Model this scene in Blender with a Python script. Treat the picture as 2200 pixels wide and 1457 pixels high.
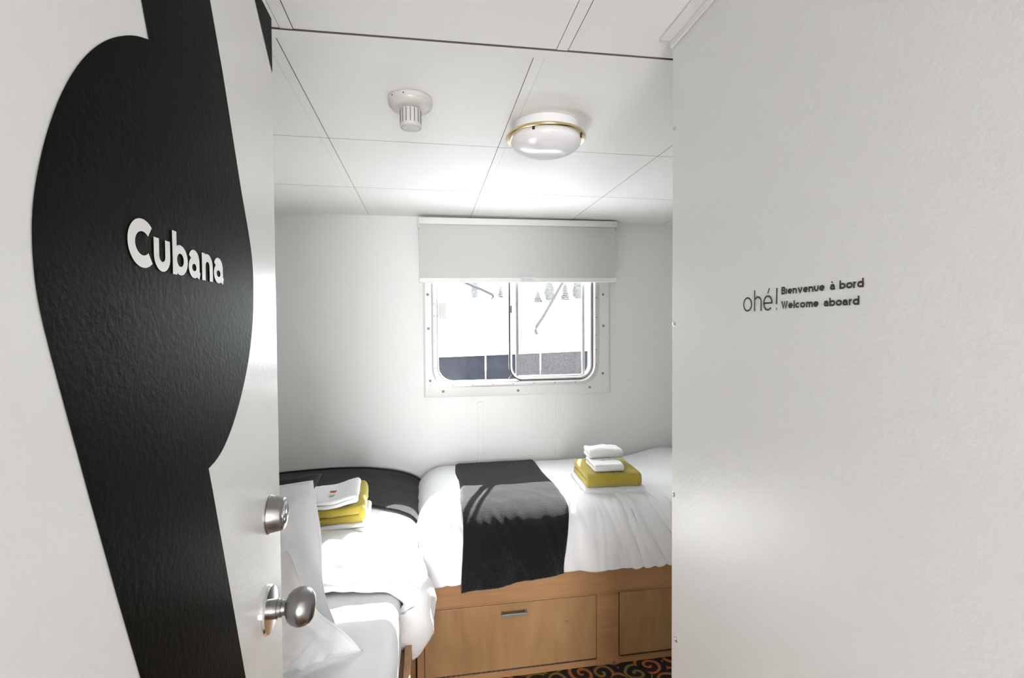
import bpy, bmesh, math, random
from mathutils import Vector, Matrix, noise
PI = math.pi
scene = bpy.context.scene
COL = scene.collection
for o in list(bpy.data.objects):
    bpy.data.objects.remove(o)

# ------------------------------------------------------------------ camera, sky, sun, lights, exposure
cam_data = bpy.data.cameras.new('camera')
cam = bpy.data.objects.new('camera', cam_data)
COL.objects.link(cam)
_r = Matrix(((0.985789, 0.010485, -0.167660), (-0.167874, 0.024679, -0.985500), (-0.006196, 0.999640, 0.026088)))
cam.matrix_world = Matrix.Translation((0, 0, 1.5)) @ _r.to_4x4()
cam_data.sensor_fit = 'HORIZONTAL'
cam_data.sensor_width = 36
cam_data.lens = 36 * 1067.59 / 2200
cam_data.clip_start = 0.02
cam_data.clip_end = 600
scene.camera = cam

SKY = 6.5
SUN = 20.0
FILL = 80.0
EXPOSURE = 1.12
world = bpy.data.worlds.new('sky')
scene.world = world
world.use_nodes = True
bg = world.node_tree.nodes['Background']
bg.inputs[0].default_value = (0.93, 0.97, 1.0, 1)
bg.inputs[1].default_value = SKY

sun_data = bpy.data.lights.new('sun', 'SUN')
sun_data.energy = SUN
sun_data.angle = math.radians(0.6)
sun_data.color = (1.0, 0.98, 0.95)
sun = bpy.data.objects.new('sun', sun_data)
COL.objects.link(sun)
sun.rotation_euler = Vector((-0.40, -1.0, -0.86)).to_track_quat('-Z', 'Y').to_euler()
sun.location = (5, 12, 12)

pd = bpy.data.lights.new('window_portal', 'AREA')
pd.shape = 'RECTANGLE'
pd.size, pd.size_y = 1.1, 0.9
pd.cycles.is_portal = True
portal = bpy.data.objects.new('window_portal', pd)
COL.objects.link(portal)
portal.location = (0.53, 3.06, 1.5)
portal.rotation_euler = (-PI / 2, 0, 0)

cl = bpy.data.lights.new('corridor_fill', 'AREA')  # added fill behind the camera to brighten the cabin, no fixture of the passage
cl.shape = 'RECTANGLE'
cl.size, cl.size_y = 1.3, 1.5
cl.energy = FILL
cl.color = (0.97, 0.985, 1.0)
clo = bpy.data.objects.new('corridor_fill', cl)
COL.objects.link(clo)
clo.location = (0.06, -3.38, 0.95)
clo.rotation_euler = (PI / 2, 0, 0)

vs = scene.view_settings
vs.view_transform = 'Standard'
vs.look = 'None'
vs.exposure = EXPOSURE
vs.gamma = 1
vs.use_curve_mapping = False

# ------------------------------------------------------------------ materials
def mat_base(name):
    m = bpy.data.materials.new(name)
    m.use_nodes = True
    nt = m.node_tree
    return m, nt, nt.nodes['Principled BSDF'], nt.nodes['Material Output']

def simple(name, col, rough=0.5, metal=0.0, coat=0.0, bump=None, sheen=0.0, var=0.0, spec=0.5, sheen_rough=0.5):
    m, nt, p, out = mat_base(name)
    p.inputs['Base Color'].default_value = (*col, 1)
    p.inputs['Roughness'].default_value = rough
    p.inputs['Metallic'].default_value = metal
    p.inputs['Coat Weight'].default_value = coat
    p.inputs['Sheen Weight'].default_value = sheen
    p.inputs['Sheen Roughness'].default_value = sheen_rough
    p.inputs['Specular IOR Level'].default_value = spec
    tc = nt.nodes.new('ShaderNodeTexCoord')
    if var:
        n = nt.nodes.new('ShaderNodeTexNoise')
        n.inputs['Scale'].default_value = 4
        n.inputs['Detail'].default_value = 4
        nt.links.new(tc.outputs['Object'], n.inputs['Vector'])
        mx = nt.nodes.new('ShaderNodeMix')
        mx.data_type = 'RGBA'
        mx.inputs[6].default_value = (*[c * (1 - var) for c in col], 1)
        mx.inputs[7].default_value = (*[min(1, c * (1 + var)) for c in col], 1)
        nt.links.new(n.outputs['Fac'], mx.inputs[0])
        nt.links.new(mx.outputs[2], p.inputs['Base Color'])
    if bump:
        scale, strength, dist = bump
        n = nt.nodes.new('ShaderNodeTexNoise')
        n.inputs['Scale'].default_value = scale
        n.inputs['Detail'].default_value = 3
        nt.links.new(tc.outputs['Object'], n.inputs['Vector'])
        b = nt.nodes.new('ShaderNodeBump')
        b.inputs['Strength'].default_value = strength
        b.inputs['Distance'].default_value = dist
        nt.links.new(n.outputs['Fac'], b.inputs['Height'])
        nt.links.new(b.outputs['Normal'], p.inputs['Normal'])
    return m

M = {}
M['wall'] = simple('wall_paint', (0.83, 0.835, 0.82), 0.42, bump=(140, 0.18, 0.002), var=0.012)
M['panel'] = simple('panel_paint', (0.75, 0.75, 0.735), 0.30, bump=(150, 0.18, 0.002), var=0.012)
M['door'] = simple('door_paint', (0.73, 0.73, 0.725), 0.25, bump=(170, 0.12, 0.002))
M['decal'] = simple('black_vinyl', (0.004, 0.004, 0.003), 0.42, bump=(170, 0.2, 0.002), spec=0.025)
M['letter_white'] = simple('white_vinyl', (0.72, 0.71, 0.69), 0.4, bump=(170, 0.25, 0.002))
M['letter_black'] = simple('charcoal_vinyl', (0.03, 0.03, 0.028), 0.5)
M['letter_green'] = simple('olive_vinyl', (0.25, 0.30, 0.06), 0.5)
M['ceiling'] = simple('ceiling_paint', (0.88, 0.88, 0.865), 0.5, var=0.01)
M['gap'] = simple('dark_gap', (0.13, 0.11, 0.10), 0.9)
M['sheet'] = simple('white_cotton', (0.84, 0.84, 0.85), 0.85, bump=(900, 0.08, 0.001), sheen=0.15)
M['throw'] = simple('black_fleece', (0.007, 0.007, 0.0075), 0.95, bump=(330, 1.0, 0.006), sheen=0.30, sheen_rough=0.35, spec=0.15)
M['cushion'] = simple('black_cushion_fabric', (0.018, 0.018, 0.02), 0.8, bump=(500, 0.2, 0.001), sheen=0.1)
M['terry'] = simple('white_terry', (0.86, 0.855, 0.85), 0.95, bump=(480, 0.7, 0.004), sheen=0.3)
M['terry_y'] = simple('mustard_terry', (0.49, 0.385, 0.04), 0.95, bump=(480, 0.9, 0.005), sheen=0.25, var=0.12)
M['plastic'] = simple('warm_white_plastic', (0.60, 0.58, 0.55), 0.35)
M['plastic_w'] = simple('white_plastic', (0.82, 0.82, 0.82), 0.35)
M['dark'] = simple('dark_slot', (0.03, 0.028, 0.025), 0.7)
M['glass_dome'] = simple('opal_glass', (0.80, 0.79, 0.80), 0.18, coat=0.5)
M['brass'] = simple('brass', (0.74, 0.61, 0.36), 0.24, metal=1.0)
M['nickel'] = simple('satin_nickel', (0.29, 0.285, 0.28), 0.32, metal=1.0)
M['chrome'] = simple('polished_chrome', (0.78, 0.78, 0.79), 0.14, metal=1.0)
M['alu'] = simple('window_aluminium', (0.72, 0.72, 0.71), 0.38, metal=0.6)
M['alu_dark'] = simple('grey_aluminium', (0.24, 0.24, 0.235), 0.45, metal=0.4)
M['white_metal'] = simple('white_painted_metal', (0.80, 0.80, 0.78), 0.35)
M['rubber'] = simple('black_rubber', (0.03, 0.032, 0.035), 0.6)
M['hull_white'] = simple('white_hull', (0.82, 0.84, 0.86), 0.5)
M['hull_dark'] = simple('dark_hull', (0.010, 0.011, 0.014), 0.6, var=0.7, spec=0.05)
M['snow'] = simple('snow', (0.62, 0.63, 0.65), 0.8)
M['tree'] = simple('frosted_needles', (0.062, 0.066, 0.062), 0.9, var=0.5, spec=0.1)
M['bark'] = simple('bark', (0.16, 0.12, 0.10), 0.9)
M['rust'] = simple('rusty_leaves', (0.62, 0.36, 0.26), 0.9, var=0.2)
M['rope'] = simple('grey_spar', (0.03, 0.03, 0.033), 0.8, spec=0.1)
M['red'] = simple('red_thread', (0.62, 0.06, 0.03), 0.9)
M['tan'] = simple('tan_thread', (0.58, 0.40, 0.26), 0.9)
M['pink'] = simple('pink_thread', (0.72, 0.40, 0.42), 0.9)
M['teal'] = simple('teal_thread', (0.45, 0.68, 0.60), 0.9)
M['grey_print'] = simple('grey_print', (0.25, 0.24, 0.24), 0.9)

def wood(name, c1, c2, stretch):
    m, nt, p, out = mat_base(name)
    p.inputs['Roughness'].default_value = 0.42
    tc = nt.nodes.new('ShaderNodeTexCoord')
    mp = nt.nodes.new('ShaderNodeMapping')
    mp.inputs['Scale'].default_value = stretch
    nt.links.new(tc.outputs['Object'], mp.inputs['Vector'])
    n1 = nt.nodes.new('ShaderNodeTexNoise')
    n1.inputs['Scale'].default_value = 3.0
    n1.inputs['Detail'].default_value = 8
    n1.inputs['Distortion'].default_value = 0.6
    nt.links.new(mp.outputs[0], n1.inputs['Vector'])
    n2 = nt.nodes.new('ShaderNodeTexNoise')
    n2.inputs['Scale'].default_value = 3.5
    n2.inputs['Detail'].default_value = 3
    nt.links.new(tc.outputs['Object'], n2.inputs['Vector'])
    mx = nt.nodes.new('ShaderNodeMath'); mx.operation = 'MULTIPLY_ADD'
    mx.inputs[1].default_value = 0.5
    nt.links.new(n1.outputs['Fac'], mx.inputs[0])
    m2 = nt.nodes.new('ShaderNodeMath'); m2.operation = 'MULTIPLY'
    m2.inputs[1].default_value = 0.5
    nt.links.new(n2.outputs['Fac'], m2.inputs[0])
    nt.links.new(m2.outputs[0], mx.inputs[2])
    cr = nt.nodes.new('ShaderNodeValToRGB')
    cr.color_ramp.elements[0].position = 0.34
    cr.color_ramp.elements[0].color = (*c1, 1)
    cr.color_ramp.elements[1].position = 0.66
    cr.color_ramp.elements[1].color = (*c2, 1)
    nt.links.new(mx.outputs[0], cr.inputs[0])
    # small pin knots
    v = nt.nodes.new('ShaderNodeTexVoronoi')
    v.inputs['Scale'].default_value = 5.5
    nt.links.new(tc.outputs['Object'], v.inputs['Vector'])
    kr = nt.nodes.new('ShaderNodeValToRGB')
    kr.color_ramp.elements[0].position = 0.012
    kr.color_ramp.elements[0].color = (0.35, 0.25, 0.18, 1)
    kr.color_ramp.elements[1].position = 0.05
    kr.color_ramp.elements[1].color = (1, 1, 1, 1)
    nt.links.new(v.outputs['Distance'], kr.inputs[0])
    mul = nt.nodes.new('ShaderNodeMix'); mul.data_type = 'RGBA'; mul.blend_type = 'MULTIPLY'
    mul.inputs[0].default_value = 1
    nt.links.new(cr.outputs[0], mul.inputs[6]); nt.links.new(kr.outputs[0], mul.inputs[7])
    nt.links.new(mul.outputs[2], p.inputs['Base Color'])
    return m
M['wood_rail'] = wood('birch_rail', (0.33, 0.165, 0.070), (0.45, 0.25, 0.115), (1.2, 14, 14))
M['wood_face'] = wood('birch_face', (0.30, 0.163, 0.068), (0.41, 0.245, 0.112), (7, 5, 1.6))

def glass_mat(name, tint, gloss):
    m = bpy.data.materials.new(name); m.use_nodes = True
    nt = m.node_tree; nt.nodes.clear()
    out = nt.nodes.new('ShaderNodeOutputMaterial')
    t = nt.nodes.new('ShaderNodeBsdfTransparent'); t.inputs[0].default_value = (*tint, 1)
    g = nt.nodes.new('ShaderNodeBsdfGlossy'); g.inputs['Roughness'].default_value = 0.02
    fc = nt.nodes.new('ShaderNodeLayerWeight'); fc.inputs[0].default_value = 0.5
    pw = nt.nodes.new('ShaderNodeMath'); pw.operation = 'POWER'; pw.inputs[1].default_value = 4
    nt.links.new(fc.outputs['Facing'], pw.inputs[0])
    lw = nt.nodes.new('ShaderNodeMath'); lw.operation = 'MULTIPLY_ADD'; lw.inputs[1].default_value = 0.6; lw.inputs[2].default_value = gloss
    nt.links.new(pw.outputs[0], lw.inputs[0])
    mx = nt.nodes.new('ShaderNodeMixShader')
    nt.links.new(lw.outputs[0], mx.inputs[0]); nt.links.new(t.outputs[0], mx.inputs[1]); nt.links.new(g.outputs[0], mx.inputs[2])
    nt.links.new(mx.outputs[0], out.inputs[0])
    return m
M['glass'] = glass_mat('window_glass', (0.985, 0.99, 0.99), 0.001)

def screen_mat():
    # dusty insect mesh: mostly see-through, partly pale diffuse threads
    m = bpy.data.materials.new('insect_mesh'); m.use_nodes = True
    nt = m.node_tree; nt.nodes.clear()
    out = nt.nodes.new('ShaderNodeOutputMaterial')
    t = nt.nodes.new('ShaderNodeBsdfTransparent')
    d = nt.nodes.new('ShaderNodeBsdfTranslucent'); d.inputs[0].default_value = (0.05, 0.048, 0.046, 1)
    tc = nt.nodes.new('ShaderNodeTexCoord')
    n = nt.nodes.new('ShaderNodeTexNoise'); n.inputs['Scale'].default_value = 140; n.inputs['Detail'].default_value = 4
    nt.links.new(tc.outputs['Object'], n.inputs['Vector'])
    mr = nt.nodes.new('ShaderNodeMapRange')
    mr.inputs[1].default_value = 0.35; mr.inputs[2].default_value = 0.7
    mr.inputs[3].default_value = 0.10; mr.inputs[4].default_value = 0.26
    nt.links.new(n.outputs['Fac'], mr.inputs[0])
    mx = nt.nodes.new('ShaderNodeMixShader')
    nt.links.new(mr.outputs[0], mx.inputs[0]); nt.links.new(t.outputs[0], mx.inputs[1]); nt.links.new(d.outputs[0], mx.inputs[2])
    nt.links.new(mx.outputs[0], out.inputs[0])
    return m
M['screen'] = screen_mat()

def blind_mat():
    m, nt, p, out = mat_base('blind_fabric')
    p.inputs['Base Color'].default_value = (0.64, 0.64, 0.62, 1)
    p.inputs['Roughness'].default_value = 0.85
    t = nt.nodes.new('ShaderNodeBsdfTranslucent'); t.inputs[0].default_value = (0.8, 0.8, 0.76, 1)
    mx = nt.nodes.new('ShaderNodeMixShader'); mx.inputs[0].default_value = 0.05
    nt.links.new(p.outputs[0], mx.inputs[1]); nt.links.new(t.outputs[0], mx.inputs[2])
    nt.links.new(mx.outputs[0], out.inputs[0])
    return m
M['blind'] = blind_mat()

def clear_plastic():
    m, nt, p, out = mat_base('clear_plastic')
    p.inputs['Base Color'].default_value = (0.9, 0.92, 0.93, 1)
    p.inputs['Roughness'].default_value = 0.15
    p.inputs['Alpha'].default_value = 0.45
    return m
M['clear'] = clear_plastic()

def carpet_mat():
    m, nt, p, out = mat_base('scroll_carpet')
    p.inputs['Roughness'].default_value = 0.95
    L = nt.links.new
    tc = nt.nodes.new('ShaderNodeTexCoord')
    wob = nt.nodes.new('ShaderNodeTexNoise'); wob.inputs['Scale'].default_value = 9
    L(tc.outputs['Object'], wob.inputs['Vector'])
    sc = nt.nodes.new('ShaderNodeVectorMath'); sc.operation = 'SCALE'; sc.inputs['Scale'].default_value = 0.03
    L(wob.outputs['Color'], sc.inputs[0])
    add = nt.nodes.new('ShaderNodeVectorMath'); add.operation = 'ADD'
    L(tc.outputs['Object'], add.inputs[0]); L(sc.outputs[0], add.inputs[1])
    mul = nt.nodes.new('ShaderNodeVectorMath'); mul.operation = 'MULTIPLY'; mul.inputs[1].default_value = (9.5, 9.5, 0)
    L(add.outputs[0], mul.inputs[0])
    v = nt.nodes.new('ShaderNodeTexVoronoi'); v.voronoi_dimensions = '2D'; v.inputs['Scale'].default_value = 1.0
    v.inputs['Randomness'].default_value = 0.7
    L(mul.outputs[0], v.inputs['Vector'])
    sub = nt.nodes.new('ShaderNodeVectorMath'); sub.operation = 'SUBTRACT'
    L(mul.outputs[0], sub.inputs[0]); L(v.outputs['Position'], sub.inputs[1])
    sep = nt.nodes.new('ShaderNodeSeparateXYZ'); L(sub.outputs[0], sep.inputs[0])
    at = nt.nodes.new('ShaderNodeMath'); at.operation = 'ARCTAN2'
    L(sep.outputs[1], at.inputs[0]); L(sep.outputs[0], at.inputs[1])
    sepc = nt.nodes.new('ShaderNodeSeparateColor'); L(v.outputs['Color'], sepc.inputs[0])
    ph = nt.nodes.new('ShaderNodeMath'); ph.operation = 'MULTIPLY_ADD'; ph.inputs[1].default_value = 6.28
    L(sepc.outputs[0], ph.inputs[0]); L(at.outputs[0], ph.inputs[2])
    d = nt.nodes.new('ShaderNodeMath'); d.operation = 'MULTIPLY_ADD'; d.inputs[1].default_value = 17.0
    L(v.outputs['Distance'], d.inputs[0]); L(ph.outputs[0], d.inputs[2])
    s = nt.nodes.new('ShaderNodeMath'); s.operation = 'SINE'; L(d.outputs[0], s.inputs[0])
    cr = nt.nodes.new('ShaderNodeValToRGB')
    e = cr.color_ramp.elements
    e[0].position = 0.35; e[0].color = (0.010, 0.008, 0.007, 1)
    e[1].position = 0.95; e[1].color = (0.34, 0.20, 0.085, 1)
    a = e.new(0.55); a.color = (0.016, 0.014, 0.010, 1)
    a = e.new(0.70); a.color = (0.30, 0.045, 0.02, 1)
    a = e.new(0.82); a.color = (0.26, 0.12, 0.04, 1)
    mr = nt.nodes.new('ShaderNodeMapRange'); mr.inputs[1].default_value = -1; mr.inputs[2].default_value = 1
    L(s.outputs[0], mr.inputs[0]); L(mr.outputs[0], cr.inputs[0])
    # greenish / red tint per scroll
    tint = nt.nodes.new('ShaderNodeValToRGB')
    te = tint.color_ramp.elements
    te[0].color = (0.55, 0.75, 0.45, 1); te[1].color = (1.2, 0.75, 0.7, 1)
    te[0].position = 0.3; te[1].position = 0.6
    L(sepc.outputs[1], tint.inputs[0])
    mm = nt.nodes.new('ShaderNodeMix'); mm.data_type = 'RGBA'; mm.blend_type = 'MULTIPLY'; mm.inputs[0].default_value = 1
    L(cr.outputs[0], mm.inputs[6]); L(tint.outputs[0], mm.inputs[7])
    L(mm.outputs[2], p.inputs['Base Color'])
    nb = nt.nodes.new('ShaderNodeTexNoise'); nb.inputs['Scale'].default_value = 400
    L(tc.outputs['Object'], nb.inputs['Vector'])
    b = nt.nodes.new('ShaderNodeBump'); b.inputs['Strength'].default_value = 0.5; b.inputs['Distance'].default_value = 0.003
    L(nb.outputs['Fac'], b.inputs['Height']); L(b.outputs['Normal'], p.inputs['Normal'])
    return m
M['carpet'] = carpet_mat()

# ------------------------------------------------------------------ helpers
def worigin(o):
    v = Vector((0, 0, 0))
    while o is not None:
        v += o.location
        o = o.parent
    return v

def link(name, me, mat, parent=None, smooth=False, bevel=0.0, seg=2, label=None, angle=40):
    o = bpy.data.objects.new(name, me)
    COL.objects.link(o)
    if mat is not None:
        me.materials.append(mat)
    if parent is not None:
        w = worigin(parent)
        me.transform(Matrix.Translation(-w))
        o.parent = parent
    if smooth:
        for p in me.polygons:
            p.use_smooth = True
    if bevel:
        b = o.modifiers.new('bevel', 'BEVEL')
        b.width = bevel; b.segments = seg; b.limit_method = 'ANGLE'; b.angle_limit = math.radians(angle)
    if label:
        o['label'] = label
    return o

def from_bm(name, bm, mat, parent=None, **k):
    me = bpy.data.meshes.new(name)
    bmesh.ops.recalc_face_normals(bm, faces=bm.faces)
    bm.to_mesh(me); bm.free()
    return link(name, me, mat, parent, **k)

def from_pd(name, v, f, mat, parent=None, **k):
    me = bpy.data.meshes.new(name)
    me.from_pydata([tuple(x) for x in v], [], f)
    me.update()
    return link(name, me, mat, parent, **k)

def tag(o, label, cat=None, group=None, kind=None):
    o['label'] = label
    if cat: o['category'] = cat
    if group: o['group'] = group
    if kind: o['kind'] = kind
    return o

def thing(name, loc, label, cat, group=None):
    o = bpy.data.objects.new(name, None)
    COL.objects.link(o)
    o.empty_display_size = 0.05
    o.location = loc
    return tag(o, label, cat, group)

def add_box(bm, x0, x1, y0, y1, z0, z1):
    vs_ = [bm.verts.new(p) for p in ((x0, y0, z0), (x1, y0, z0), (x1, y1, z0), (x0, y1, z0), (x0, y0, z1), (x1, y0, z1), (x1, y1, z1), (x0, y1, z1))]
    for f in ((0, 3, 2, 1), (4, 5, 6, 7), (0, 1, 5, 4), (1, 2, 6, 5), (2, 3, 7, 6), (3, 0, 4, 7)):
        bm.faces.new([vs_[i] for i in f])

def box(name, x0, x1, y0, y1, z0, z1, mat, parent=None, **k):
    bm = bmesh.new()
    add_box(bm, x0, x1, y0, y1, z0, z1)
    return from_bm(name, bm, mat, parent, **k)

def lathe(name, prof, center, axis, mat, parent=None, n=48, sx=1.0, sy=1.0, **k):
    # prof: list of (radius, height along axis)
    ax = Vector(axis).normalized()
    a = ax.orthogonal().normalized() if abs(ax.z) < 0.9 else Vector((1, 0, 0))
    if abs(ax.z) < 0.9:
        a = Vector((0, 0, 1))
    b = ax.cross(a)
    c = Vector(center)
    v, f = [], []
    for r, h in prof:
        for i in range(n):
            t = 2 * PI * i / n
            v.append(c + ax * h + a * (r * sx * math.cos(t)) + b * (r * sy * math.sin(t)))
    for j in range(len(prof) - 1):
        for i in range(n):
            i2 = (i + 1) % n
            f.append((j * n + i, j * n + i2, (j + 1) * n + i2, (j + 1) * n + i))
    f.append(tuple(range(n - 1, -1, -1)))
    f.append(tuple((len(prof) - 1) * n + i for i in range(n)))
    o = from_pd(name, v, f, mat, parent, **k)
    fix_normals(o)
    for p in o.data.polygons:
        p.use_smooth = True
    o.data.set_sharp_from_angle(angle=math.radians(35))
    return o

def fix_normals(o):
    bm = bmesh.new(); bm.from_mesh(o.data)
    bmesh.ops.recalc_face_normals(bm, faces=bm.faces)
    bm.to_mesh(o.data); bm.free()

def tube(name, pts, r, mat, parent=None, n=10, closed=False, r1=None, **k):
    pts = [Vector(p) for p in pts]
    v, f = [], []
    m = len(pts)
    up = Vector((0, 0, 1))
    for i, p in enumerate(pts):
        if closed:
            t = (pts[(i + 1) % m] - pts[i - 1]).normalized()
        else:
            t = (pts[min(i + 1, m - 1)] - pts[max(i - 1, 0)]).normalized()
        u = up if abs(t.dot(up)) < 0.95 else Vector((1, 0, 0))
        a = t.cross(u).normalized(); b = t.cross(a)
        rr = r if r1 is None else r + (r1 - r) * i / (m - 1)
        for j in range(n):
            an = 2 * PI * j / n
            v.append(p + a * rr * math.cos(an) + b * rr * math.sin(an))
    for i in range(m if closed else m - 1):
        for j in range(n):
            i2 = (i + 1) % m
            f.append((i * n + j, i * n + (j + 1) % n, i2 * n + (j + 1) % n, i2 * n + j))
    if not closed:
        f.append(tuple(range(n - 1, -1, -1))); f.append(tuple((m - 1) * n + j for j in range(n)))
    o = from_pd(name, v, f, mat, parent, **k)
    fix_normals(o)
    for p in o.data.polygons:
        p.use_smooth = True
    return o

def grid(name, fn, nu, nv, mat, parent=None, thick=0.0, **k):
    v, f = [], []
    for j in range(nv + 1):
        for i in range(nu + 1):
            v.append(fn(i / nu, j / nv))
    for j in range(nv):
        for i in range(nu):
            a = j * (nu + 1) + i
            f.append((a, a + 1, a + nu + 2, a + nu + 1))
    o = from_pd(name, v, f, mat, parent, smooth=True, **k)
    if thick:
        s = o.modifiers.new('solid', 'SOLIDIFY')
        s.thickness = abs(thick); s.offset = -1 if thick > 0 else 1
    return o

def rrect(x0, x1, z0, z1, r, n=8):
    pts = []
    for cx, cz, a0 in ((x1 - r, z1 - r, 0), (x0 + r, z1 - r, PI / 2), (x0 + r, z0 + r, PI), (x1 - r, z0 + r, 1.5 * PI)):
        for i in range(n + 1):
            a = a0 + PI / 2 * i / n
            pts.append((cx + r * math.cos(a), cz + r * math.sin(a)))
    return pts

def ring_loft(name, loops, mat, parent=None, closed=False, **k):
    # loops: (x0,x1,z0,z1,r,Y) lofted one after the other
    v, f = [], []
    n = None
    for x0, x1, z0, z1, r, Y in loops:
        p = rrect(x0, x1, z0, z1, r)
        n = len(p)
        v += [(a, Y, b) for a, b in p]
    m = len(loops)
    for j in range(m if closed else m - 1):
        j2 = (j + 1) % m
        for i in range(n):
            i2 = (i + 1) % n
            f.append((j * n + i, j * n + i2, j2 * n + i2, j2 * n + i))
    o = from_pd(name, v, f, mat, parent, **k)
    fix_normals(o)
    for p in o.data.polygons:
        p.use_smooth = True
    o.data.set_sharp_from_angle(angle=math.radians(30))
    return o

def nz(x, y, z=0.0):
    return noise.noise(Vector((x, y, z)))

def fbm(x, y, z=0.0, o=3):
    s, a = 0.0, 1.0
    for i in range(o):
        s += a * noise.noise(Vector((x, y, z)) * (2 ** i) + Vector((i * 7.3, i * 3.1, 0)))
        a *= 0.5
    return s

def ridge(x, y, z=0.0):
    # soft creases: sharp valleys, rounded crests
    return 1 - 2 * abs(noise.noise(Vector((x, y, z))))

def catmull(pts, n):
    pts = [Vector(p) for p in pts]
    out = []
    L = [0.0]
    for a, b in zip(pts, pts[1:]):
        L.append(L[-1] + (b - a).length)
    T = L[-1]
    for k in range(n + 1):
        s = T * k / n
        i = 0
        while i < len(pts) - 2 and L[i + 1] < s:
            i += 1
        t = (s - L[i]) / max(1e-9, L[i + 1] - L[i])
        p0 = pts[max(i - 1, 0)]; p1 = pts[i]; p2 = pts[i + 1]; p3 = pts[min(i + 2, len(pts) - 1)]
        out.append(0.5 * ((2 * p1) + (p2 - p0) * t + (2 * p0 - 5 * p1 + 4 * p2 - p3) * t * t + (3 * p1 - p0 - 3 * p2 + p3) * t ** 3))
    return out

def smoothstep(a, b, x):
    t = max(0.0, min(1.0, (x - a) / (b - a)))
    return t * t * (3 - 2 * t)

# ------------------------------------------------------------------ stroke lettering (flat vinyl)
def ell(cx, cy, rx, ry, a0, a1, n=20):
    return [(cx + rx * math.cos(math.radians(a0 + (a1 - a0) * i / n)), cy + ry * math.sin(math.radians(a0 + (a1 - a0) * i / n))) for i in range(n + 1)]

def letter(ch, x0, x1, base, xh, asc, s):
    """centre-line strokes of one letter in its box"""
    h = s / 2
    l, r, b = x0 + h, x1 - h, base + h
    t = base + xh - h
    T = base + asc - h
    cx, cy, rx, ry = (l + r) / 2, (b + t) / 2, (r - l) / 2, (t - b) / 2
    B0, X0, A0 = base, base + xh, base + asc
    if ch == 'o': return [ell(cx, cy, rx, ry, 0, 360, 32)]
    if ch == 'c': return [ell(cx + 0.1 * rx, cy, rx * 1.1, ry, 48, 312)]
    if ch == 'C':
        return [ell(cx + 0.25 * rx, (b + T) / 2, rx * 1.25, (T - b) / 2, 47, 313, 30)]
    if ch == 'e': return [ell(cx, cy, rx, ry, 0, 318, 28), [(l, cy), (r + h * 0.6, cy)]]
    if ch == 'u': return [[(l, X0), (l, b + rx)] + ell(cx, b + rx, rx, rx, 180, 360, 14) + [(r, X0)]]
    if ch == 'b': return [[(l, B0), (l, A0)], ell(cx, cy, rx, ry, 0, 360, 28)]
    if ch == 'd': return [[(r, B0), (r, A0)], ell(cx, cy, rx, ry, 0, 360, 28)]
    if ch == 'a':
        rr = r - 0.10 * (r - l)
        ax = (l + rr) / 2
        arx = (rr - l) / 2
        bowl_h = (t - b) * 0.34
        return [ell(ax, t - arx * 0.95, arx, arx * 0.95, 155, 0, 14) + [(rr, b + bowl_h * 0.6), (rr + 0.4 * h, b + 0.1 * h), (r + h * 0.7, b - h * 0.2)],
                ell(ax, b + bowl_h, arx, bowl_h, 0, 360, 24)]
    if ch == 'n': return [[(l, B0), (l, X0)], ell(cx, t - rx, rx, rx, 180, 0, 14) + [(r, B0)]]
    if ch == 'h': return [[(l, B0), (l, A0)], ell(cx, t - rx, rx, rx, 180, 0, 14) + [(r, B0)]]
    if ch == 'm':
        q = rx / 2
        return [[(l, B0), (l, X0)], ell(l + q, t - q, q, q, 180, 0, 10) + [(l + 2 * q, B0)], ell(l + 3 * q, t - q, q, q, 180, 0, 10) + [(r, B0)]]
    if ch == 'r': return [[(l, B0), (l, X0)], ell(l + 2 * rx, t - 2 * rx, 2 * rx, 2 * rx, 180, 85, 10)]
    if ch == 'i': return [[(cx, B0), (cx, X0)]]
    if ch == 'l': return [[(cx, B0), (cx, A0)]]
    if ch == 'v': return [[(l, X0), (cx, B0 + 0.3 * s), (r, X0)]]
    if ch == 'W': return [[(l, A0), (l + rx * 0.55, B0 + 0.3 * s), (cx, A0 - 0.5 * s), (r - rx * 0.55, B0 + 0.3 * s), (r, A0)]]
    if ch == 'B':
        mid = base + asc * 0.53
        return [[(l, B0), (l, A0)],
                [(l, T)] + ell(r - 0.55 * rx, (T + mid) / 2, 0.45 * rx, (T - mid) / 2, 90, -90, 10) + [(l, mid)],
                [(l, mid)] + ell(r - 0.5 * rx, (b + mid) / 2, 0.5 * rx, (mid - b) / 2, 90, -90, 10) + [(l, b)]]
    return []

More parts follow.
